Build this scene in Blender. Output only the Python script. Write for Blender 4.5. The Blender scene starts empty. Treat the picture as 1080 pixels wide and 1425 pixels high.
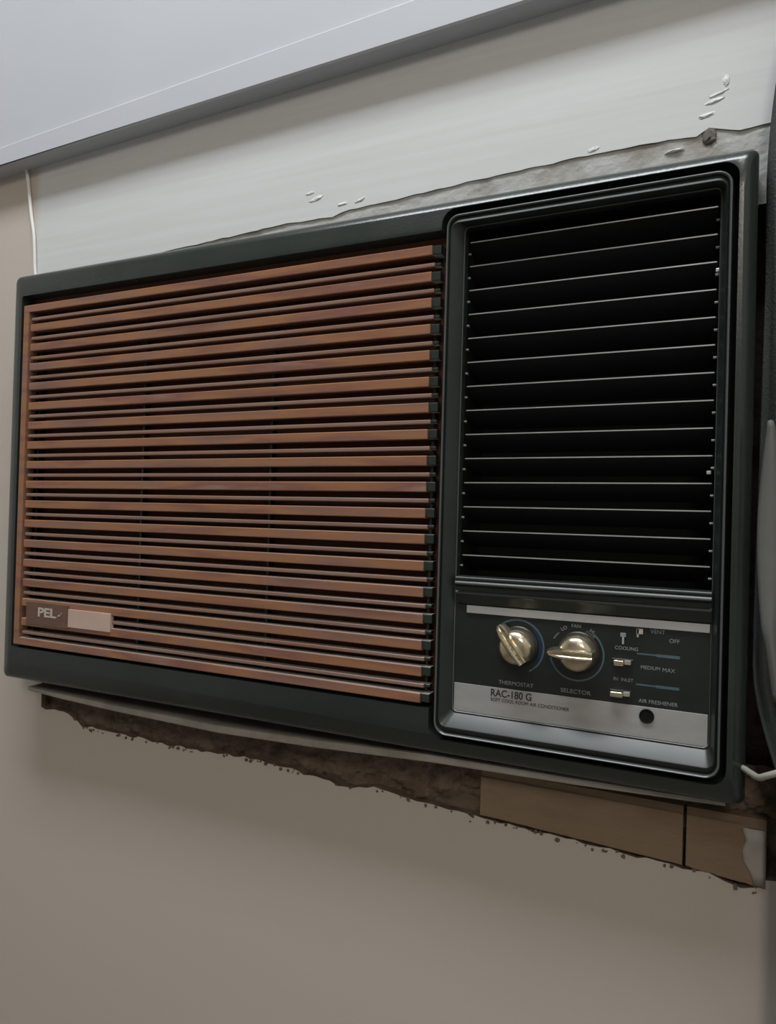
import bpy, bmesh, math, random
from mathutils import Vector, Matrix, noise
from mathutils.geometry import tessellate_polygon

random.seed(7)
SC = bpy.context.scene
COL = SC.collection

# ------------------------------------------------------------------ camera
cam_d = bpy.data.cameras.new('camera')
cam_d.sensor_fit = 'HORIZONTAL'
cam_d.sensor_width = 36.0
cam_d.lens = 36.0 * 1029.0 / 1080.0
cam_d.clip_start = 0.01
cam = bpy.data.objects.new('camera', cam_d)
COL.objects.link(cam)
R_, U_, F_ = (Vector((0.898144, 0.438822, 0.027785)), Vector((-0.020622, -0.021082, 0.999565)),
              Vector((-0.439217, 0.898327, 0.009885)))
M = Matrix.Identity(4)
for i in range(3):
    M[i][0], M[i][1], M[i][2] = R_[i], U_[i], -F_[i]
M.translation = Vector((0.660024, -0.495395, -0.014534))
cam.matrix_world = M
SC.camera = cam

# ------------------------------------------------------------------ world, lights, exposure
w = bpy.data.worlds.new('world'); SC.world = w; w.use_nodes = True
w.node_tree.nodes['Background'].inputs[0].default_value = (0.75, 0.85, 1.0, 1)
w.node_tree.nodes['Background'].inputs[1].default_value = 0.3


def area(name, loc, target, sx, sy, power, color):
    l = bpy.data.lights.new(name, 'AREA')
    l.shape = 'RECTANGLE'; l.size = sx; l.size_y = sy; l.energy = power; l.color = color
    o = bpy.data.objects.new(name, l); COL.objects.link(o)
    o.location = loc
    o.rotation_euler = (Vector(target) - Vector(loc)).to_track_quat('-Z', 'Y').to_euler()
    return o


area('ceiling_tube_light', (0.35, -0.50, 1.50), (0.35, -0.30, 0.0), 1.2, 0.30, 26.0, (0.93, 0.97, 1.0))
area('room_lamp', (1.3, -2.3, 1.35), (0.3, 0.0, 0.1), 0.5, 0.5, 14.0, (1.0, 0.90, 0.80))

SC.view_settings.view_transform = 'Standard'
SC.view_settings.look = 'None'
SC.view_settings.gamma = 1.0
SC.view_settings.use_curve_mapping = False
SC.view_settings.exposure = 0.0


# ------------------------------------------------------------------ materials
def mat(name, color, rough=0.5, metal=0.0, coat=0.0, spec=0.5, var=None, scale=20, stretch=(1, 1, 1),
        bump=0.0, bscale=200, detail=4, rvar=0.0, world=False):
    m = bpy.data.materials.new(name); m.use_nodes = True
    nt = m.node_tree; b = nt.nodes['Principled BSDF']
    b.inputs['Base Color'].default_value = (*color, 1)
    b.inputs['Roughness'].default_value = rough
    b.inputs['Metallic'].default_value = metal
    b.inputs['Coat Weight'].default_value = coat
    b.inputs['Specular IOR Level'].default_value = spec
    tc = nt.nodes.new('ShaderNodeTexCoord'); mp = nt.nodes.new('ShaderNodeMapping')
    mp.inputs['Scale'].default_value = stretch
    if world:
        gp = nt.nodes.new('ShaderNodeNewGeometry'); nt.links.new(gp.outputs['Position'], mp.inputs['Vector'])
    else:
        nt.links.new(tc.outputs['Object'], mp.inputs['Vector'])
    if var:
        n = nt.nodes.new('ShaderNodeTexNoise'); n.inputs['Scale'].default_value = scale
        n.inputs['Detail'].default_value = detail
        nt.links.new(mp.outputs[0], n.inputs['Vector'])
        r = nt.nodes.new('ShaderNodeValToRGB')
        cols = [color] + list(var) if isinstance(var[0], (tuple, list)) else [color, var]
        els = r.color_ramp.elements
        while len(els) < len(cols):
            els.new(0.5)
        for k, c in enumerate(cols):
            els[k].position = 0.3 + 0.4 * k / (len(cols) - 1)
            els[k].color = (*c, 1)
        nt.links.new(n.outputs['Fac'], r.inputs[0])
        nt.links.new(r.outputs[0], b.inputs['Base Color'])
        if rvar:
            mr = nt.nodes.new('ShaderNodeMapRange')
            mr.inputs['To Min'].default_value = rough - rvar; mr.inputs['To Max'].default_value = rough + rvar
            nt.links.new(n.outputs['Fac'], mr.inputs['Value']); nt.links.new(mr.outputs[0], b.inputs['Roughness'])
    if bump:
        n2 = nt.nodes.new('ShaderNodeTexNoise'); n2.inputs['Scale'].default_value = bscale
        n2.inputs['Detail'].default_value = 5
        nt.links.new(mp.outputs[0], n2.inputs['Vector'])
        bp = nt.nodes.new('ShaderNodeBump'); bp.inputs['Strength'].default_value = bump
        bp.inputs['Distance'].default_value = 0.002
        nt.links.new(n2.outputs['Fac'], bp.inputs['Height']); nt.links.new(bp.outputs[0], b.inputs['Normal'])
    return m


def wall_material():
    """Taupe wall paint whitened above the opening; the light gradient is put into the colour."""
    m = mat('wall_paint', (0.52, 0.475, 0.43), 0.7, bump=0.10, bscale=14)
    nt = m.node_tree; b = nt.nodes['Principled BSDF']
    geo = nt.nodes.new('ShaderNodeNewGeometry'); sep = nt.nodes.new('ShaderNodeSeparateXYZ')
    nt.links.new(geo.outputs['Position'], sep.inputs[0])
    nz = nt.nodes.new('ShaderNodeTexNoise'); nz.inputs['Scale'].default_value = 9; nz.inputs['Detail'].default_value = 6
    nt.links.new(geo.outputs['Position'], nz.inputs['Vector'])

    def mth(op, a, bb):
        n = nt.nodes.new('ShaderNodeMath'); n.operation = op
        for i, v in enumerate((a, bb)):
            if isinstance(v, (int, float)): n.inputs[i].default_value = v
            else: nt.links.new(v, n.inputs[i])
        return n.outputs[0]

    def mr(v, a, bb):
        n = nt.nodes.new('ShaderNodeMapRange'); n.interpolation_type = 'SMOOTHSTEP'
        n.inputs['From Min'].default_value = a; n.inputs['From Max'].default_value = bb
        nt.links.new(v, n.inputs['Value']); return n.outputs[0]
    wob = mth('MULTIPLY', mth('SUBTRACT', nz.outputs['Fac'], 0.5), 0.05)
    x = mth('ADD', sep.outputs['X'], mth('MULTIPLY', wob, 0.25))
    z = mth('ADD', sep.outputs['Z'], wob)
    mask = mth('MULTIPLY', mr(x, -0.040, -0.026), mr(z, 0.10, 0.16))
    # streaks in the whitened zone, long in x
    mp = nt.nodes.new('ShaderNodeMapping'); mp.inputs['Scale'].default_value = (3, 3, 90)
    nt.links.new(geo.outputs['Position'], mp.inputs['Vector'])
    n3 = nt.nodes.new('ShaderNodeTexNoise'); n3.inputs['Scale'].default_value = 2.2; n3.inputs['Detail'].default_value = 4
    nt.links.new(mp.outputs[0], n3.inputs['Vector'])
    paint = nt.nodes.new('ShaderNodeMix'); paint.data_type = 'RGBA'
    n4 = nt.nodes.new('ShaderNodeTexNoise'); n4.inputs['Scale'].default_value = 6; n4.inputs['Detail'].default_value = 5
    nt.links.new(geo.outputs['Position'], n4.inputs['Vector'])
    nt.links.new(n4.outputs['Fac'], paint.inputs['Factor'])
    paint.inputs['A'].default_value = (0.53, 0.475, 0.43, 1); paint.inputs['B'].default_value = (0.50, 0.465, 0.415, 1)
    lit_tone = nt.nodes.new('ShaderNodeMix'); lit_tone.data_type = 'RGBA'
    nt.links.new(n3.outputs['Fac'], lit_tone.inputs['Factor'])
    lit_tone.inputs['A'].default_value = (0.55, 0.565, 0.56, 1); lit_tone.inputs['B'].default_value = (0.66, 0.685, 0.70, 1)  # brighter light on the upper wall, put into a whiter colour
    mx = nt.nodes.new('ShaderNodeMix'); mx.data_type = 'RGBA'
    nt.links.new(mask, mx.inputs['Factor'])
    nt.links.new(paint.outputs['Result'], mx.inputs['A']); nt.links.new(lit_tone.outputs['Result'], mx.inputs['B'])
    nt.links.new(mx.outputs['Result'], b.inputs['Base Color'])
    return m


MT = dict(
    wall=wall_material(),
    beam=mat('beam_paint', (0.49, 0.515, 0.56), 0.6, var=(0.52, 0.54, 0.58), scale=5, bump=0.05, bscale=30),
    room=mat('room_paint', (0.62, 0.60, 0.57), 0.8, var=(0.58, 0.57, 0.54), scale=3),
    floor=mat('floor_tile', (0.30, 0.26, 0.22), 0.5, var=(0.24, 0.21, 0.18), scale=4),
    shell=mat('dark_green_black_plastic', (0.019, 0.025, 0.022), 0.25, var=(0.026, 0.033, 0.030), scale=14, rvar=0.06,
              bump=0.05, bscale=500),
    bezel=mat('gloss_black_plastic', (0.014, 0.019, 0.017), 0.34, var=(0.022, 0.028, 0.026), scale=25, rvar=0.05),
    cavity=mat('matt_black', (0.005, 0.006, 0.006), 0.85, spec=0.2), grillback=mat('dark_maroon', (0.085, 0.026, 0.014), 0.8), slatend=mat('bare_green_plastic', (0.022, 0.028, 0.023), 0.35), bead=mat('highlight_grey_bead', (0.085, 0.095, 0.095), 0.28),  # bead: gloss highlight of the bezel ridges put into a lighter grey
    smudge=mat('grey_smudge', (0.13, 0.125, 0.11), 0.9, bump=0.3),
    vane=mat('vane_black', (0.013, 0.016, 0.016), 0.6, spec=0.3),
    edge=mat('worn_bright_edge', (0.42, 0.45, 0.45), 0.35, metal=0.6, var=(0.58, 0.60, 0.60), scale=30),
    wood=mat('woodgrain_print', (0.19, 0.090, 0.057), 0.38, coat=0.0, var=[(0.23, 0.125, 0.095), (0.30, 0.14, 0.068), (0.21, 0.093, 0.070), (0.29, 0.178, 0.137)],
             scale=7, stretch=(1.0, 1, 9), detail=7, world=True, rvar=0.08, bump=0.08, bscale=300),
    slat=mat('slat_highlight_grey', (0.36, 0.34, 0.30), 0.30, var=(0.46, 0.43, 0.38), scale=60),  # pale tone paints the highlights on the slat tops; panel markers share it
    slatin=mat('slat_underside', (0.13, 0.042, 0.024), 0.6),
    thinwood=mat('pale_woodgrain_print', (0.20, 0.115, 0.085), 0.36, var=[(0.25, 0.16, 0.125), (0.24, 0.12, 0.075)], scale=7, stretch=(1.0, 1, 9), detail=7, world=True, rvar=0.08),
    silver=mat('silver_foil', (0.36, 0.365, 0.36), 0.42, metal=0.25, var=(0.43, 0.43, 0.425), scale=40, stretch=(1, 1, 4)),
    panel=mat('control_black', (0.010, 0.014, 0.013), 0.35, var=(0.016, 0.020, 0.019), scale=40),
    knob=mat('champagne_metal', (0.62, 0.53, 0.36), 0.24, metal=0.95, var=(0.72, 0.66, 0.52), scale=120, bump=0.15, bscale=300, rvar=0.08),
    knobdark=mat('knob_skirt', (0.018, 0.013, 0.012), 0.4),
    print=mat('pale_print', (0.24, 0.26, 0.25), 0.6), white_print=mat('pinkish_white_print', (0.50, 0.42, 0.38), 0.6),
    dark_print=mat('dark_print', (0.02, 0.02, 0.022), 0.6),
    blue=mat('blue_print', (0.055, 0.105, 0.130), 0.5, var=(0.085, 0.125, 0.145), scale=80),
    blue_deep=mat('deep_blue_print', (0.006, 0.022, 0.050), 0.5),
    sticker=mat('pinkish_sticker', (0.50, 0.36, 0.31), 0.6, var=(0.55, 0.40, 0.34), scale=60),
    badge=mat('badge_brown', (0.115, 0.062, 0.045), 0.5, var=(0.15, 0.085, 0.055), scale=60, stretch=(1, 1, 4)),
    lip=mat('grey_dusty_metal', (0.22, 0.205, 0.175), 0.6, var=(0.38, 0.36, 0.32), scale=30),
    mortar=mat('rough_mortar', (0.38, 0.38, 0.36), 0.95, var=[(0.45, 0.46, 0.45), (0.28, 0.265, 0.24)], scale=26, bump=0.3, bscale=260),
    earth=mat('dark_crumbled_brick', (0.115, 0.080, 0.055), 0.95, var=[(0.17, 0.125, 0.09), (0.07, 0.05, 0.035)], scale=45, bump=0.9, bscale=240),
    board=mat('brown_board', (0.19, 0.130, 0.082), 0.8, var=[(0.235, 0.17, 0.11), (0.17, 0.115, 0.075)], scale=12, stretch=(1, 1, 3), bump=0.3, bscale=150),
    chip=mat('white_plaster', (0.66, 0.67, 0.66), 0.8, bump=0.3, bscale=300),
    cable=mat('white_cable', (0.74, 0.73, 0.70), 0.5),
    cord=mat('beige_cord', (0.32, 0.32, 0.27), 0.5),
    lit_fold=mat('lit_fold_grey', (0.14, 0.145, 0.135), 0.7, var=(0.11, 0.11, 0.10), scale=20),  # light on the protruding curtain fold, put into a paler grey
    cloth=mat('curtain_cloth', (0.030, 0.040, 0.033), 0.8, var=[(0.045, 0.052, 0.045), (0.07, 0.075, 0.10)], scale=9, bump=0.4, bscale=600),
)


# ------------------------------------------------------------------ mesh helpers
def link(name, bm, mats, parent=None, smooth=False, loc=None):
    me = bpy.data.meshes.new(name)
    bmesh.ops.recalc_face_normals(bm, faces=bm.faces)
    bm.to_mesh(me); bm.free()
    for m in (mats if isinstance(mats, (list, tuple)) else [mats]):
        me.materials.append(m)
    if smooth:
        for p in me.polygons: p.use_smooth = True
    o = bpy.data.objects.new(name, me); COL.objects.link(o)
    if parent: o.parent = parent
    if loc: o.location = loc
    return o


def smooth_by_angle(o, ang=35):
    bm = bmesh.new(); bm.from_mesh(o.data)
    for f in bm.faces: f.smooth = True
    for e in bm.edges:
        e.smooth = not (len(e.link_faces) == 2 and e.calc_face_angle(0) > math.radians(ang))
    bm.to_mesh(o.data); bm.free()


def box(bm, x0, x1, y0, y1, z0, z1, mi=0):
    v = [bm.verts.new(p) for p in ((x0, y0, z0), (x1, y0, z0), (x1, y1, z0), (x0, y1, z0),
                                   (x0, y0, z1), (x1, y0, z1), (x1, y1, z1), (x0, y1, z1))]
    fs = []
    for q in ((0, 1, 2, 3), (7, 6, 5, 4), (0, 4, 5, 1), (1, 5, 6, 2), (2, 6, 7, 3), (3, 7, 4, 0)):
        f = bm.faces.new([v[i] for i in q]); f.material_index = mi; fs.append(f)
    return v, fs


def bevbox(x0, x1, y0, y1, z0, z1, b=0.0005, seg=2):
    bm = bmesh.new(); box(bm, x0, x1, y0, y1, z0, z1)
    bmesh.ops.bevel(bm, geom=bm.edges[:], offset=b, segments=seg, affect='EDGES', profile=0.5)
    return bm


def rrect(x0, x1, z0, z1, r, y, n=6):
    pts = []
    for cx, cz, a0 in ((x1 - r, z1 - r, 0), (x0 + r, z1 - r, 90), (x0 + r, z0 + r, 180), (x1 - r, z0 + r, 270)):
        for k in range(n + 1):
            a = math.radians(a0 + 90 * k / n)
            pts.append(Vector((cx + r * math.cos(a), y, cz + r * math.sin(a))))
    return pts


def loft(bm, loops, cap0=False, cap1=False, closed=False, mi=None):
    L = [[bm.verts.new(p) for p in lp] for lp in loops]
    n = len(L[0]); rng = range(len(L) if closed else len(L) - 1)
    for i in rng:
        a, b = L[i], L[(i + 1) % len(L)]
        for k in range(n):
            f = bm.faces.new((a[k], a[(k + 1) % n], b[(k + 1) % n], b[k]))
            if mi: f.material_index = mi[i]
    if cap0: bm.faces.new(L[0])
    if cap1: bm.faces.new(list(reversed(L[-1])))
    return L


def extrude_profile(bm, prof, x0, x1, mi=None, n=1):
    """prof: closed list of (y,z); swept along x."""
    rings = [[bm.verts.new((x0 + (x1 - x0) * k / n, y, z)) for y, z in prof] for k in range(n + 1)]
    m = len(prof)
    for a, b in zip(rings, rings[1:]):
        for k in range(m):
            f = bm.faces.new((a[k], a[(k + 1) % m], b[(k + 1) % m], b[k]))
            if mi: f.material_index = mi[k]
    bm.faces.new(rings[0]); f = bm.faces.new(list(reversed(rings[-1])))
    if mi and 3 in mi: f.material_index = 3


def tube(bm, pts, r, n=10):
    pts = [Vector(p) for p in pts]; rings = []
    for i, p in enumerate(pts):
        t = (pts[min(i + 1, len(pts) - 1)] - pts[max(i - 1, 0)]).normalized()
        a = t.cross(Vector((0, 1, 0.01))).normalized(); b = t.cross(a)
        rr = r(i / (len(pts) - 1)) if callable(r) else r
        rings.append([bm.verts.new(p + rr * (a * math.cos(2 * math.pi * k / n) + b * math.sin(2 * math.pi * k / n))) for k in range(n)])
    for a, b in zip(rings, rings[1:]):
        for k in range(n):
            bm.faces.new((a[k], a[(k + 1) % n], b[(k + 1) % n], b[k]))
    bm.faces.new(rings[0]); bm.faces.new(list(reversed(rings[-1])))


def spline(pts, n=8):
    """Catmull-Rom through the points."""
    P = [Vector(p) for p in pts]; P = [2 * P[0] - P[1]] + P + [2 * P[-1] - P[-2]]; out = []
    for i in range(1, len(P) - 2):
        for k in range(n):
            t = k / n
            out.append(0.5 * ((2 * P[i]) + (P[i + 1] - P[i - 1]) * t + (2 * P[i - 1] - 5 * P[i] + 4 * P[i + 1] - P[i + 2]) * t * t
                              + (3 * P[i] - P[i - 1] - 3 * P[i + 1] + P[i + 2]) * t ** 3))
    out.append(P[-2]); return out


def text(name, s, x, y, z, size, m, parent, align='CENTER', rot=0.0, sx=1.0, bold=0.0):
    c = bpy.data.curves.new(name, 'FONT'); c.body = s; c.size = size; c.align_x = align; c.align_y = 'CENTER'
    c.extrude = 0.00008; c.offset = bold
    o = bpy.data.objects.new(name, c); COL.objects.link(o)
    bpy.context.view_layer.update()
    me = bpy.data.meshes.new_from_object(o.evaluated_get(bpy.context.evaluated_depsgraph_get()))
    bpy.data.objects.remove(o); me.materials.clear(); me.materials.append(m)
    me.transform(Matrix.Translation((x, y, z)) @ Matrix.Rotation(-rot, 4, 'Y') @ Matrix.Rotation(math.radians(90), 4, 'X') @ Matrix.Diagonal((sx, 1, 1, 1)))
    me.name = name
    t = bpy.data.objects.new(name, me); COL.objects.link(t); t.parent = parent
    return t


def tag(o, label, cat=None, kind=None, group=None):
    o['label'] = label
    if cat: o['category'] = cat
    if kind: o['kind'] = kind
    if group: o['group'] = group
    return o


# ------------------------------------------------------------------ the setting
WY = 0.045                                           # plane of the plastered wall


def jag(pts, step=0.006, amp=0.0018, seed=0.0):
    out = []
    for (a, b), (c, d) in zip(pts, pts[1:]):
        n = max(1, int(math.hypot(c - a, d - b) / step))
        for k in range(n):
            t = k / n; x = a + (c - a) * t; z = b + (d - b) * t
            q = noise.noise(Vector((x * 70, seed, z * 70))) * amp + noise.noise(Vector((x * 260, seed, z * 260))) * amp * 0.7
            out.append((x, z + q))
    return out


top = [(-0.002, 0.228), (0.10, 0.230), (0.122, 0.2365), (0.20, 0.2395), (0.289, 0.2435), (0.335, 0.2415), (0.352, 0.2455),
       (0.401, 0.2475), (0.486, 0.2515), (0.555, 0.2540), (0.622, 0.2530), (0.630, 0.2570), (0.637, 0.2545), (0.649, 0.2515), (0.684, 0.2535)]
bot = [(0.684, -0.2400), (0.674, -0.2395), (0.669, -0.2470), (0.660, -0.2485), (0.650, -0.2465), (0.640, -0.2440), (0.624, -0.2440), (0.601, -0.2430),
       (0.552, -0.2420), (0.510, -0.2400), (0.476, -0.2390), (0.474, -0.2420), (0.470, -0.2380), (0.441, -0.2375), (0.390, -0.2330), (0.356, -0.2370), (0.335, -0.2340),
       (0.260, -0.2290), (0.194, -0.2335), (0.104, -0.2320), (0.059, -0.2330), (0.045, -0.2240), (0.038, -0.2215), (-0.002, -0.2215), (-0.002, -0.20)]
hole = jag(top, amp=0.0009, seed=1.3) + [(0.684, 0.2535), (0.684, -0.10)] + jag(bot, amp=0.0026, seed=4.1) + [(-0.002, 0.10)]
X0, X1, Z0, Z1 = -1.3, 1.7, -1.5, 1.6


def wall_mesh():
    bm = bmesh.new()
    outer = [(X0, Z0), (X1, Z0), (X1, Z1), (X0, Z1)]
    polys = [[Vector((x, z, 0)) for x, z in outer], [Vector((x, z, 0)) for x, z in hole]]
    flat = polys[0] + polys[1]
    for y in (WY,):
        vs = [bm.verts.new((p.x, y, p.y)) for p in flat]
        for t in tessellate_polygon(polys):
            try: bm.faces.new([vs[i] for i in t])
            except ValueError: pass
    hv = vs[4:]; bk = [bm.verts.new((v.co.x + noise.noise(v.co * 90) * 0.001, WY + 0.009, v.co.z + noise.noise(v.co * 120) * 0.001)) for v in hv]
    n = len(hv)
    for k in range(n):
        f = bm.faces.new((hv[k], hv[(k + 1) % n], bk[(k + 1) % n], bk[k]))
        f.material_index = 1 if hv[k].co.z < 0 else 2
    ov = vs[:4]; ob = [bm.verts.new((v.co.x, WY + 0.009, v.co.z)) for v in ov]
    for k in range(4):
        bm.faces.new((ov[k], ov[(k + 1) % 4], ob[(k + 1) % 4], ob[k]))
    return bm


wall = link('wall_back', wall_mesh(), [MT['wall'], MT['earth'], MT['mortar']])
tag(wall, 'taupe plastered wall painted whiter above the air conditioner for the brighter light there', kind='structure')


def rough_sheet(x0, x1, z0, z1, y, amp, step=0.003, seed=0.0):
    bm = bmesh.new(); nx = int((x1 - x0) / step); nz = max(4, int((z1 - z0) / step)); g = []
    for i in range(nx + 1):
        row = []
        for j in range(nz + 1):
            x = x0 + (x1 - x0) * i / nx; z = z0 + (z1 - z0) * j / nz
            p = Vector((x * 55, seed, z * 85))
            row.append(bm.verts.new((x, y + amp * (noise.noise(p) + 0.5 * noise.noise(p * 3.1)), z)))
        g.append(row)
    for i in range(nx):
        for j in range(nz):
            bm.faces.new((g[i][j], g[i + 1][j], g[i + 1][j + 1], g[i][j + 1]))
    return bm


o = link('mortar_bed', rough_sheet(-0.02, 0.70, 0.20, 0.275, WY + 0.0012, 0.0005), MT['mortar'], wall)
o['label'] = 'bare grey mortar showing between plaster and cabinet top'
o = link('mortar_bed', rough_sheet(-0.02, 0.70, -0.262, -0.17, WY + 0.0090, 0.0060, seed=9.0), MT['earth'], wall)
o['label'] = 'dark crumbling brickwork below the cabinet'
core = bmesh.new(); box(core, X0, X1, WY + 0.03, WY + 0.15, Z0, Z1)
link('wall_core', core, MT['earth'], wall)

# plaster crumbs along the broken edge and chips on the paint
cb = bmesh.new()
edge_pts = [p for p in jag(bot[1:-3], step=0.0022, seed=2.2)]
for (x, z) in edge_pts:
    if random.random() < 0.30:
        r = random.uniform(0.0006, 0.0019)
        res = bmesh.ops.create_icosphere(cb, subdivisions=1, radius=r, matrix=Matrix.Translation((x + random.uniform(-.002, .002), WY - 0.0002, z - random.uniform(0, 0.0025))))
        for v in res['verts']: v.co += noise.noise_vector(v.co * 700) * r * 0.5
o = link('broken_edge', cb, MT['earth'], wall); o['kind'] = 'stuff'; o['label'] = 'brown crumbs along the broken plaster edge'


def chip(x, z, w, h, m=MT['chip'], t=0.0006, rot=0.0, seed=0):
    bm = bmesh.new()
    bmesh.ops.create_icosphere(bm, subdivisions=3, radius=1.0)
    for v in bm.verts:
        c = v.co.copy() + noise.noise_vector(v.co * 1.7 + Vector((seed, 0, 0))) * 0.45
        v.co = Vector((c.x * w * math.cos(rot) - c.z * h * math.sin(rot), c.y * t, c.x * w * math.sin(rot) + c.z * h * math.cos(rot)))
    return link('plaster_chip', bm, m, wall, smooth=True, loc=(x, WY, z))


for k, a in enumerate([(0.318, 0.2600, 0.0065, 0.0016, 0.2), (0.312, 0.2660, 0.004, 0.0010, 0.1), (0.345, 0.2515, 0.005, 0.0012, 0.1), (0.362, 0.2520, 0.005, 0.0012, 0.3),
                       (0.6330, 0.2745, 0.006, 0.0012, 0.2), (0.6350, 0.2790, 0.006, 0.0010, 0.25), (0.6400, 0.2870, 0.0018, 0.0036, 0.1), (0.628, 0.2655, 0.005, 0.0016, 0.2),
                       (0.553, 0.2570, 0.004, 0.0016, 0.2)]):
    chip(a[0], a[1], a[2], a[3], rot=a[4], seed=k * 3.1)
c = chip(0.6085, 0.2455, 0.0060, 0.0011, t=0.002, rot=0.05, seed=31); c.location.y = WY + 0.001
c = chip(0.6305, 0.2515, 0.0046, 0.0060, m=MT['smudge'], t=0.0009, seed=41); c.location.y = WY + 0.0005

# drop beam above the opening with a thin edge strip, slightly out of true
def bz(x): return BZ0 + (x + 0.067) * BSL
def bz2(x): return BZ0 + 0.0205 + (x + 0.067) * (BSL + 0.0195)
BZ0, BSL = 0.3512, 0.0250
bm = bmesh.new()
def beam_ring(x):
    return [Vector(q) for q in ((x, WY + .002, bz(x)), (x, 0.0265, bz(x)), (x, 0.0250, bz(x) + 0.0015), (x, 0.0250, bz2(x) - 0.001), (x, 0.0258, bz2(x)), (x, 0.0280, bz2(x) + 0.0004),
                                (x, 0.0285, Z1), (x, WY + .002, Z1))]
loft(bm, [beam_ring(X0), beam_ring(0.2), beam_ring(X1)], True, True)
o = link('trim_1', bm, MT['beam']); smooth_by_angle(o, 30)
tag(o, 'white painted beam with a narrow lower edge strip above the air conditioner', kind='structure')

# the rest of the room, outside the frame
for nm, args in (('floor', (X0, X1, -3.2, WY + .15, Z0 - 0.1, Z0)), ('ceiling', (X0, X1, -3.2, WY + .15, Z1, Z1 + 0.1)),
                 ('wall_left', (X0 - 0.1, X0, -3.2, WY + .15, Z0, Z1)), ('wall_right', (X1, X1 + 0.1, -3.2, WY + .15, Z0, Z1)),
                 ('wall_front', (X0, X1, -3.3, -3.2, Z0, Z1))):
    bm = bmesh.new(); box(bm, *args)
    tag(link(nm, bm, MT['floor'] if nm == 'floor' else MT['room']), 'plain %s of the room' % nm.replace('_', ' '), kind='structure')

# ------------------------------------------------------------------ air conditioner
AC = bpy.data.objects.new('window_air_conditioner', None); COL.objects.link(AC)
AC.location = (0, 0, 0); AC.empty_display_size = 0.1
tag(AC, 'black window air conditioner with brown woodgrain grille set in the wall opening', 'air conditioner')

# --- shell: bevelled front with pockets cut for grille, bezel and air outlet
XL, W, ZB, ZT = -0.0125, 0.6610, -0.1838, 0.2215
bm = bmesh.new()
def body_loop(l, r, b, t, rad, y): return rrect(XL + l, W - r, ZB + b, ZT - t, rad, y)
loft(bm, [body_loop(.002, .002, .002, .002, .004, .062), body_loop(0, 0, 0, 0, .005, .050), body_loop(0, 0, 0, 0, .005, .0125),
          body_loop(.0006, .0005, .0004, .0010, .005, .0095), body_loop(.0020, .0016, .0014, .0028, .005, .0068), body_loop(.0045, .0032, .0030, .0052, .005, .0046),
          body_loop(.0085, .0050, .0070, .0085, .005, .0028), body_loop(.0150, .0070, .0150, .0220, .005, .0003), body_loop(.0170, .0085, .0200, .0240, .005, .0)],
     True, True)
shell = link('front_shell', bm, [MT['shell']], AC)


def cutter(x0, x1, z0, z1, r, y0, y1):
    bm = bmesh.new(); loft(bm, [rrect(x0, x1, z0, z1, r, y0), rrect(x0, x1, z0, z1, r, y1)], True, True)
    return link('cutter', bm, MT['cavity'])


cuts = [cutter(0.0076, 0.4562, -0.1502, 0.1965, .002, -.02, .0150), cutter(0.4548, 0.6505, -0.1716, 0.2125, .010, -.021, .0120),
        cutter(0.4665, 0.6440, -0.0660, 0.2010, .004, -.022, .0560)]
for cobj in cuts:
    md = shell.modifiers.new('cut', 'BOOLEAN'); md.operation = 'DIFFERENCE'; md.solver = 'EXACT'; md.object = cobj
bpy.context.view_layer.update()
nm = bpy.data.meshes.new_from_object(shell.evaluated_get(bpy.context.evaluated_depsgraph_get()))
shell.modifiers.clear(); shell.data = nm; nm.name = 'front_shell'
for cobj in cuts: bpy.data.objects.remove(cobj)
nm.materials.clear(); nm.materials.append(MT['shell']); nm.materials.append(MT['cavity']); nm.materials.append(MT['grillback'])
for p in nm.polygons:
    p.material_index = 0
    if p.center.y > 0.0105 and 0.005 < p.center.x < 0.655 and -0.172 < p.center.z < 0.2095 and p.center.y < 0.0565:
        p.material_index = (2 if abs(p.normal.y) > 0.9 else 0) if p.center.x < 0.4570 and p.center.y < 0.0156 else 1
smooth_by_angle(shell, 28)

# --- grille
wood, sl, si = MT['wood'], MT['slat'], MT['slatin']
PER, GT = 0.0192, 0.1864
GX0, GX1, XEND = 0.0118, 0.4480, 0.4546
bm = bmesh.new()


def slat_bm(bm, x0, x1, z1, h, yf, dep, xs):
    """front printed with woodgrain up to xs; the moulded end beyond is bare plastic, stepped back."""
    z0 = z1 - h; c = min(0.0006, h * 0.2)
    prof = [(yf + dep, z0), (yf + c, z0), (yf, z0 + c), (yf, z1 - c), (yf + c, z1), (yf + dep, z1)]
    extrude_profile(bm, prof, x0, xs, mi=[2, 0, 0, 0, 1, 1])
    if x1 > xs:
        y2 = yf + 0.0016
        prof = [(yf + dep, z0 + .0006), (y2 + c, z0 + .0006), (y2, z0 + .0006 + c), (y2, z1 - c), (y2 + c, z1), (yf + dep, z1)]
        extrude_profile(bm, prof, xs, x1, mi=[1, 3, 3, 3, 1, 1])


mats_s = [wood, sl, si, MT['slatend']]; mats_t = [MT['thinwood'], sl, si, MT['slatend']]
slat_bm(bm, GX0, XEND, GT, 0.0072, -0.0008, 0.011, GX1)
slat_bm(bm, GX0, XEND, GT - 17 * PER, 0.0072, -0.0008, 0.011, GX1)
extr = [(-0.0008, GX0), (-0.0008, GX0 + 0.0068), (0.010, GX0 + 0.0068), (0.010, GX0)]
v, fs = box(bm, GX0, GX0 + 0.0072, -0.0007, 0.010, GT - 17 * PER - 0.0068, GT - 0.0004)
grille = link('grille', bm, mats_s, AC)
grille['label'] = 'brown woodgrain grille frame on the left of the front'

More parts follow.
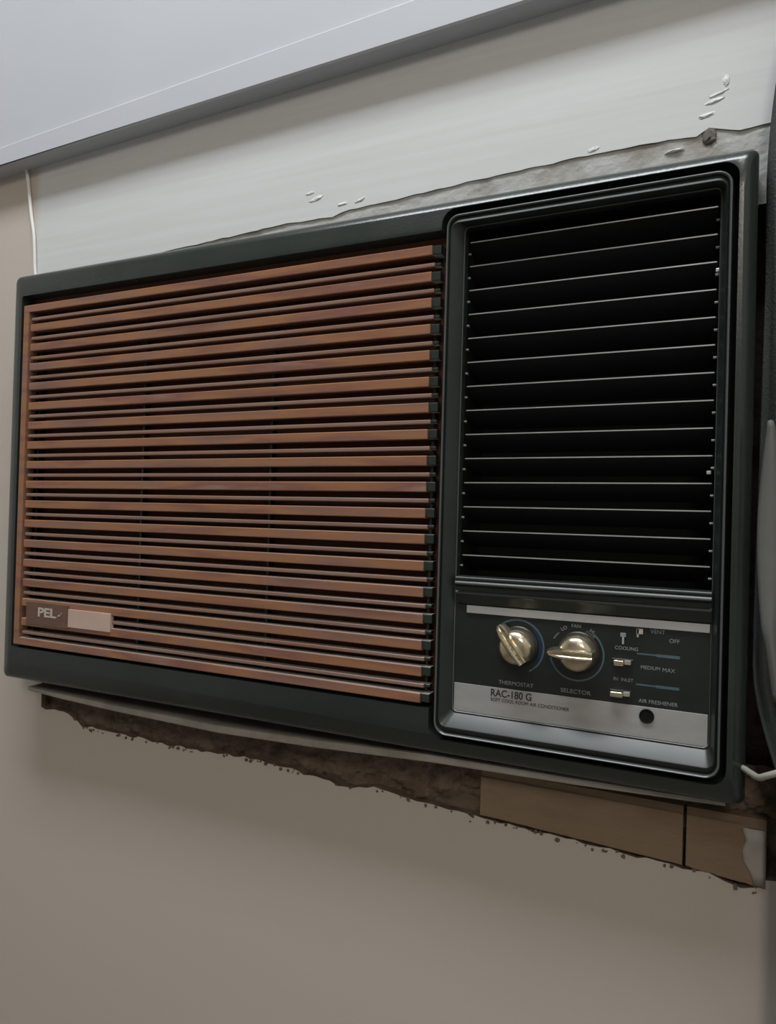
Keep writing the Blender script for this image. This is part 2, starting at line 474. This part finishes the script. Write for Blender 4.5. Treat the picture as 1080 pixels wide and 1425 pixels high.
wide = bmesh.new(); slat_bm(wide, GX0 + 0.0100, XEND, 0, 0.0074, -0.0004, 0.0085, GX1)
thin = bmesh.new(); slat_bm(thin, GX0 + 0.0100, XEND - 0.0006, 0, 0.0030, 0.0006, 0.0070, GX1 + 0.0018)
widej = bmesh.new(); slat_bm(widej, 0.1405, XEND, 0, 0.0074, -0.0004, 0.0085, GX1)
thinj = bmesh.new(); slat_bm(thinj, 0.1405, XEND - 0.0006, 0, 0.0030, 0.0006, 0.0070, GX1 + 0.0018)
ow = link('slat', wide, mats_s, grille); ot = link('slat', thin, mats_t, grille)
owj, otj = link('slat', widej, mats_s, grille), link('slat', thinj, mats_t, grille)
used = set()
def put(src, z):
    if src in used: o = src.copy(); COL.objects.link(o)
    else: o = src; used.add(src)
    o.parent = grille; o.location = (random.uniform(-.0003, .0003), random.uniform(-.0001, .0002), z); return o
for i in range(17):
    if i: put(ow, GT - i * PER + random.uniform(-.0002, .0002))
    put(otj if i == 15 else ot, GT - i * PER - 0.0123 + random.uniform(-.0002, .0002))
COL.objects.unlink(owj); bpy.data.objects.remove(owj)
# vertical ribs behind the slats that tie them together
for x in (0.027, 0.165, 0.305, 0.4490):
    bm = bmesh.new(); box(bm, x - 0.0010, x + 0.0010, 0.0082, 0.0148, GT - 17 * PER, GT - 0.001)
    link('rib', bm, MT['shell'], grille)

# badge plate, lettering and blank sticker
badge = link('badge_plate', bevbox(0.0290, 0.0870, -0.0012, 0.0040, -0.1262, -0.1040, 0.0004), MT['badge'], AC)
text('lettering', 'PEL', 0.0580, -0.0014, -0.1135, 0.0118, MT['white_print'], badge, bold=0.0004, sx=1.40)
tx = bmesh.new(); tube(tx, spline([(0.0725, -0.0014, -0.1165), (0.0745, -0.0014, -0.1140), (0.0758, -0.0014, -0.1150), (0.0785, -0.0014, -0.1120)]), 0.0004, 6)
link('emblem', tx, MT['white_print'], badge)
stk = link('sticker', bevbox(0.0872, 0.1412, -0.0016, 0.0030, -0.1242, -0.1072, 0.0003), MT['sticker'], AC)
stk['label'] = 'blank pale pink sticker at the lower left of the grille'

# --- right-hand bezel
bm = bmesh.new()
loft(bm, [rrect(.4596, .6471, -.1674, .2056, .0090, .0120), rrect(.4596, .6471, -.1674, .2056, .0090, -.0012),
          rrect(.4600, .6467, -.1670, .2052, .0088, -.0024), rrect(.4607, .6460, -.1663, .2045, .0082, -.0028),
          rrect(.4613, .6454, -.1657, .2038, .0078, -.0022), rrect(.4618, .6449, -.1648, .2032, .0074, -.0004),
          rrect(.4630, .6440, -.1618, .2000, .0060, -.0020), rrect(.4636, .6437, -.1608, .1994, .0056, -.0024), rrect(.4643, .6434, -.1600, .1990, .0054, -.0018),
          rrect(.4700, .6408, -.1520, .1983, .0036, .0056),
          rrect(.4706, .6404, -.1508, .1981, .0034, .0054),
          rrect(.4712, .6400, -.1502, .1977, .0032, .0060), rrect(.4716, .6398, -.1499, .1975, .0030, .0080), rrect(.4716, .6398, -.1499, .1975, .0030, .0125)], mi=[0, 0, 1, 1, 0, 0, 0, 0, 0, 0, 1, 0, 0, 0])
bezel = link('right_bezel', bm, [MT['bezel'], MT['bead']], AC); smooth_by_angle(bezel, 40)
sol = None

# inner lining of the air outlet
bm = bmesh.new()
loft(bm, [rrect(.4712, .6402, -.0640, .1980, .003, .0125), rrect(.4712, .6402, -.0640, .1980, .003, .0545)], False, True)
link('outlet_cavity', bm, MT['cavity'], AC)

# louvre vanes
LZ = [(0.1843 - 0.0171 * i + 0.0145) * 1.024 - 0.0145 for i in range(14)]
bm = bmesh.new()
xs0, xs1 = 0.4728, 0.6388
prof = [(0.0120, 0.0), (0.0120, -0.0008), (0.0126, -0.0010), (0.0330, -0.0120), (0.0332, -0.0112), (0.0130, 0.0)]
extrude_profile(bm, prof, xs0, xs1, mi=[0, 1, 1, 1, 1, 1])
for f in bm.faces:
    if all(abs(v.co.y - 0.0120) < 1e-5 for v in f.verts): f.material_index = 1
vane0 = link('louvre_vane', bm, [MT['vane'], MT['vane']], AC)
bm = bmesh.new(); box(bm, xs0 + 0.0004, xs1 - 0.0006, 0.0116, 0.0130, -0.0007, 0.0001)
strip0 = link('bright_edge', bm, MT['edge'], vane0)
pins = []
for xx in (xs0 - 0.0008, xs1 - 0.0004):
    bm = bmesh.new()
    bmesh.ops.create_cone(bm, cap_ends=True, segments=10, radius1=0.0008, radius2=0.0008, depth=0.0020,
                          matrix=Matrix.Translation((xx, 0.0138, -0.0080)) @ Matrix.Rotation(math.pi / 2, 4, 'Y'))
    pins.append(link('pivot_pin', bm, MT['lip'], vane0))
for i, z in enumerate(LZ):
    if i == 0:
        vane0.location = (0, 0, z); continue
    a = vane0.copy(); COL.objects.link(a); a.parent = AC; a.location = (0, 0, z)
    for ch in [strip0] + pins:
        b_ = ch.copy(); COL.objects.link(b_); b_.parent = a
for x, z in ((0.6392, 0.1478), (0.6366, 0.0205)):
    o = link('vane_clip', bevbox(x - 0.0014, x + 0.0012, 0.0090, 0.0120, z - 0.0012, z + 0.0010, 0.0003), MT['edge'], AC)
    o['label'] = 'tiny pale metal clip at the end of a vane'

# bar between air outlet and control panel
prof = [(.0120, -.0535), (.0030, -.0535), (.0016, -.0542), (.0012, -.0556), (.0018, -.0568), (.0006, -.0578), (.0002, -.0590), (.0012, -.0602), (.0030, -.0608),
        (.0034, -.0640), (.0022, -.0652), (.0022, -.0662), (.0034, -.0672), (.0044, -.0725), (.0058, -.0738), (.0120, -.0738)]
bm = bmesh.new(); extrude_profile(bm, prof, .4722, .6402)
bar = link('divider_bar', bm, MT['bezel'], AC); smooth_by_angle(bar, 50)

# --- control panel
PY = 0.0062
cp = link('control_panel', bevbox(.4702, .6404, PY, .0125, -.1520, -.0730, 0.0002, 1), MT['panel'], AC)
o = link('silver_strip', bevbox(.4800, .6395, PY - .0012, PY + .001, -.0796, -.0742, 0.0003), MT['silver'], cp)
plate = link('name_plate', bevbox(.4718, .6394, PY - .0004, PY + .001, -.1502, -.1302, 0.0002), MT['silver'], cp)
plate['label'] = 'silver plate with dark model lettering'
TY = PY - 0.0005
text('lettering', 'RAC-180 G', .4990, TY, -.1342, .0070, MT['dark_print'], plate, 'LEFT', bold=0.0001, sx=0.88)
text('fine_print', 'SOFT COOL ROOM AIR CONDITIONER', .4992, TY, -.1388, .00330, MT['dark_print'], plate, 'LEFT', sx=0.94)
TY = PY - 0.0001
PR = MT['print']
text('lettering', 'THERMOSTAT', .5170, TY, -.1262, .0038, PR, cp, sx=1.02)
text('lettering', 'SELECTOR', .5580, TY, -.1263, .0038, PR, cp, sx=1.12)
for s, x, z, sz, al in (('VENT', .6090, -.0778 - .0040, .0036, 'CENTER'), ('OFF', .6190, -.0868, .0036, 'CENTER'), ('COOLING', .5900, -.0942, .0032, 'CENTER'),
                    ('MEDIUM', .6050, -.1052, .0032, 'CENTER'), ('MAX', .6160, -.1056, .0036, 'CENTER'), ('IN  INLET', .5885, -.1146, .0030, 'CENTER'), ('AIR FRESHENER', .6100, -.1268, .0034, 'CENTER')):
    text('lettering', s, x, TY, z, sz, PR, cp, al)


def arc(bm, cx, cz, r0, r1, a0, a1, y0, y1, n=40, taper=False):
    rings = []
    for k in range(n + 1):
        t = k / n; a = math.radians(a0 + (a1 - a0) * t); ri = r0
        if taper: ri = r1 - (r1 - r0) * math.sin(math.pi * t)
        rings.append([bm.verts.new((cx + r * math.cos(a), y, cz + r * math.sin(a))) for r, y in ((ri, y0), (r1 + 1e-5, y0), (r1 + 1e-5, y1), (ri, y1))])
    for a_, b_ in zip(rings, rings[1:]):
        for k in range(4): bm.faces.new((a_[k], a_[(k + 1) % 4], b_[(k + 1) % 4], b_[k]))


K1 = (0.5175, -0.1000); K2 = (0.5580, -0.1010)
bm = bmesh.new(); arc(bm, K1[0], K1[1], .0178, .0189, -62, 128, TY - .0001, PY + .0002)
link('dial_ring', bm, MT['blue'], cp)
bm = bmesh.new(); arc(bm, K1[0], K1[1], .0140, .0176, -55, 60, TY, PY + .0002, taper=True)
o = link('dial_ring', bm, MT['blue_deep'], cp); o['label'] = 'deep blue crescent'
bm = bmesh.new(); arc(bm, K2[0], K2[1], .0172, .0183, 192, 412, TY - .0001, PY + .0002); arc(bm, K2[0], K2[1], .0172, .0183, 132, 150, TY - .0001, PY + .0002, n=8)
link('dial_ring', bm, MT['blue'], cp)
for s, ang in (('LO', 118), ('FAN', 92), ('HI', 58), ('COOL', 56)):
    rr = 0.0185 if s != 'COOL' else 0.0158
    a = math.radians(ang)
    text('lettering', s, K2[0] + rr * math.cos(a), TY, K2[1] + rr * math.sin(a), .0034 if s != 'COOL' else .0026, PR, cp, rot=math.radians(ang - 90))
for z, m, xa in ((-.0968, MT['blue'], .5965), (-.1166, MT['blue'], .5965)):
    bm = bmesh.new(); box(bm, xa, .6225, TY, PY + .0001, z - .0004, z + .0006); box(bm, xa + .012, .6225, TY - .0001, PY + .0001, z - .0009, z + .0009)
    link('printed_line', bm, m, cp)
for x0, x1, z0, z1, m in ((.5960, .6000, -.0840, -.0805, MT['slat']), (.5962, .5975, -.0862, -.0806, MT['lip']), (.5860, .5895, -.0868, -.0842, MT['print']), (.5872, .5884, -.0915, -.0868, MT['slat'])):
    bm = bevbox(x0, x1, PY - .0006, PY + .001, z0, z1, 0.0001, 1); link('marker', bm, m, cp)
# slide switches
for x, z, wx in ((.5860, -.1032, .0064), (.5850, -.1236, .0080)):
    slot = link('switch_slot', bevbox(x - .005, x + .0085, PY - .0003, PY + .001, z - .0021, z + .0021, 0.0002, 1), MT['knobdark'], cp)
    link('switch_lever', bevbox(x - wx / 2, x + wx / 2, PY - .0062, PY + .0005, z - .0018, z + .0018, 0.0008, 3), MT['knob'], slot)
    link('switch_tab', bevbox(x + wx / 2, x + wx / 2 + .004, PY - .0030, PY + .0005, z - .0012, z + .0016, 0.0004, 2), MT['lip'], slot)
# round socket in the plate
bm = bmesh.new()
N = 32
def circ(r, y, cx=0, cz=0, n=32): return [Vector((cx + r * math.cos(2 * math.pi * k / n), y, cz + r * math.sin(2 * math.pi * k / n))) for k in range(n)]
loft(bm, [circ(.0046, 0.0006), circ(.0046, -.0008), circ(.0042, -.0012), circ(.0037, -.0010), circ(.0034, -.0007)], False, True)
o = link('round_button', bm, MT['cavity'], cp, smooth=False, loc=(.6035, PY - .0004, -.1360)); o['label'] = 'round black button in the silver plate'


# --- knobs (axis towards the room, -y)
def make_knob(cx, cz, ang, nm_label):
    bm = bmesh.new()
    loft(bm, [circ(.0138, 0), circ(.0138, -.0022), circ(.0130, -.0030), circ(.0118, -.0032)], True, True)
    k = link('knob_base', bm, MT['knobdark'], AC, loc=(cx, PY, cz)); smooth_by_angle(k)
    k.name = 'control_knob'; k['label'] = nm_label
    bm = bmesh.new()
    loft(bm, [circ(.0124, -.0030), circ(.0124, -.0066), circ(.0117, -.0098), circ(.0101, -.0124), circ(.0072, -.0139), circ(.0032, -.0145)], True, True)
    cap = link('knob_cap', bm, MT['knob'], k); smooth_by_angle(cap, 60)
    # pointer handle: tapering ridge with a groove along its crest
    bm = bmesh.new(); st = []
    for x, hw, top_ in ((.0122, .0026, -.0165), (.0118, .0029, -.0180), (.004, .0033, -.0186), (-.006, .0033, -.0186), (-.012, .0028, -.0178), (-.0165, .0019, -.0160), (-.0185, .0011, -.0130)):
        st.append([Vector((x, y, z)) for y, z in ((-.0040, -hw * 1.25), (top_ + .0012, -hw), (top_, -hw * .72), (top_ + .0001, -hw * .35), (top_ + .0012, 0.0),
                                                  (top_ + .0001, hw * .35), (top_, hw * .72), (top_ + .0012, hw), (-.0040, hw * 1.25))])
    loft(bm, st, True, True)
    p = link('pointer', bm, MT['knob'], k); smooth_by_angle(p, 28)
    for o_ in (cap, p): o_.rotation_euler = (0, 0, 0)
    p.rotation_euler = (0, -math.radians(ang), 0)
    return k


make_knob(K1[0] + .0010, K1[1] + .0005, -51, 'left champagne metal knob pointing to the upper left')
make_knob(K2[0] + .0015, K2[1] + .0015, 0, 'right champagne metal knob pointing left')

# --- sleeve lip that shows under the front
bm = bmesh.new()
pts = [(.0120, -.1965, .0034), (.06, -.1990, .0044), (.13, -.2012, .0054), (.25, -.2030, .0062), (.35, -.2000, .0060), (.45, -.1948, .0056), (.556, -.1922, .0045), (.650, -.1885, .0024)]
rows = []
for i in range(len(pts) - 1):
    for k in range(6):
        t = k / 6; rows.append([a + (b - a) * t for a, b in zip(pts[i], pts[i + 1])])
rows.append(list(pts[-1]))
loft(bm, [[Vector((x, .0180, z)), Vector((x, .0172, z + .001)), Vector((x, .0172, z + h)), Vector((x, .019, z + h + .0006)), Vector((x, .0600, z + h + .0006)), Vector((x, .0600, z))] for x, z, h in rows], True, True)
lip = link('sleeve_lip', bm, MT['lip'], AC); lip['label'] = 'thin dusty grey metal lip under the front'

# ------------------------------------------------------------------ packing boards in the opening
def board(x0, x1, z0a, z0b, y, label, smear=False):
    bm = bmesh.new()
    n = 24; rows = []
    for i in range(n + 1):
        t = i / n; x = x0 + (x1 - x0) * t; zb = z0a + (z0b - z0a) * t + 0.0006 * noise.noise(Vector((x * 200, 3, 0)))
        rows.append([Vector((x, y + .016, zb)), Vector((x, y + .0006, zb)), Vector((x, y, zb + .0008)), Vector((x, y + .0004, -.208)), Vector((x, y + .002, -.207)), Vector((x, y + .003, -.203)), Vector((x, y + .016, -.203))])
    loft(bm, rows, True, True)
    o = link('packing_board', bm, MT['board'])
    tag(o, label, 'board', group='boards packed under the air conditioner')
    if smear:
        bm = bmesh.new(); g = []
        zs = [-.2445, -.238, -.231, -.224, -.217, -.209]; xl = [.6670, .6655, .6610, .6600, .6625, .6600]
        for z, a in zip(zs, xl):
            g.append([bm.verts.new((a + (.6735 - a) * k / 6, y - .0011 * math.sin(math.pi * (k + .6) / 7) + .0002, z)) for k in range(7)])
        for r0, r1 in zip(g, g[1:]):
            for k in range(6): bm.faces.new((r0[k], r0[k + 1], r1[k + 1], r1[k]))
        s = link('plaster_smear', bm, MT['lip'], o, smooth=True); s['label'] = 'whitish plaster smear at the right end'
        md = s.modifiers.new('t', 'SOLIDIFY'); md.thickness = 0.0006; md.offset = 0
    return o


board(.4810, .6240, -.2368, -.2420, WY - .0012, 'long brown board wedged in the gap under the air conditioner, left of the short one')
board(.6262, .6742, -.2425, -.2465, WY - .0006, 'short brown board with a whitish right end under the corner of the air conditioner', True)

# ------------------------------------------------------------------ cables
bm = bmesh.new()
tube(bm, spline([(-.0535, WY - .0012, .3660), (-.0500, WY - .0022, .3560), (-.0455, WY - .0024, .340), (-.0425, WY - .0022, .322), (-.0385, WY - .0022, .300), (-.0340, WY - .0022, .280), (-.0320, WY - .0022, .262), (-.0300, WY - .0022, .240),
                 (-.0250, WY - .0024, .222), (-.0120, WY - .0026, .206)], 8), lambda t: 0.0021 - 0.0006 * t)
tag(link('wall_cable', bm, MT['cable'], smooth=True), 'thin white cable running down the wall from the beam to the cabinet top', 'cable')
bm = bmesh.new()
tube(bm, spline([(.6550, .0090, -.1585), (.6605, .0060, -.1600), (.6640, -.0040, -.1590), (.6680, -.0200, -.1560), (.6730, -.0260, -.1520), (.6820, -.0280, -.1480), (.7000, -.0280, -.1470), (.7400, -.0280, -.1520), (.8000, -.0260, -.1650), (.8800, -.0240, -.2000), (.9300, .0100, -.2600), (.9300, WY - .002, -.3400), (.9300, WY - .002, -.5000)], 8), 0.0019)
tag(link('power_cord', bm, MT['cord'], smooth=True), 'pale beige power cord leaving the lower right corner of the air conditioner', 'cord')

# ------------------------------------------------------------------ curtain at the right
bm = bmesh.new(); g = []
NZ, NS = 90, 70
for j in range(NZ + 1):
    z = -0.60 + 1.05 * j / NZ
    row = []
    xl = 0.6655
    if z > 0.20: xl += 0.75 * (z - 0.20) ** 2 + 0.02 * (z - 0.2)
    if z < -0.10: xl += min(0.016, 0.9 * (-0.10 - z) ** 1.5)
    for i in range(NS + 1):
        s = i / NS
        x = xl + (0.235) * s ** 1.15 + 0.0008 * math.sin(z * 17)
        d = 0.013 * math.sin(s * 31 + 1.1 * math.sin(z * 5.5)) * min(1, 6 * s + .15) + 0.006 * math.sin(s * 73 + z * 9)
        y = 0.018 - 0.003 * math.sin(z * 9) + d - 0.004 * s
        row.append(bm.verts.new((x, y, z)))
    g.append(row)
for a, b in zip(g, g[1:]):
    for i in range(NS): bm.faces.new((a[i], a[i + 1], b[i + 1], b[i]))
cur = link('curtain', bm, MT['cloth'], smooth=True)
md = cur.modifiers.new('thickness', 'SOLIDIFY'); md.thickness = 0.0012
tag(cur, 'dark grey-green curtain bunched against the right side of the air conditioner', 'curtain')

bm = bmesh.new(); g = []  # added strip at the curtain edge, standing in for a fold catching light
for j in range(41):
    t = j / 40; z = 0.050 - 0.165 * t
    wd = 0.0032 + 0.0115 * math.sin(math.pi * min(1, t * 1.15)) ** 0.8 if t < .8 else 0.0032 + 0.0115 * math.sin(math.pi * .92) ** 0.8
    xl = 0.6685 - 0.0042 * math.sin(math.pi * min(1, t * 1.25)) + (0.006 * max(0, t - .75) * 4)
    g.append([bm.verts.new((xl + wd * k / 8, -0.0035 - 0.0050 * math.sin(math.pi * (k + .5) / 9), z)) for k in range(9)])
for a, b in zip(g, g[1:]):
    for k in range(8): bm.faces.new((a[k], a[k + 1], b[k + 1], b[k]))
ln = link('lit_edge_fold', bm, MT['lit_fold'], cur, smooth=True); ln['label'] = 'curtain edge fold coloured paler grey for the light it catches'
md = ln.modifiers.new('thickness', 'SOLIDIFY'); md.thickness = 0.001
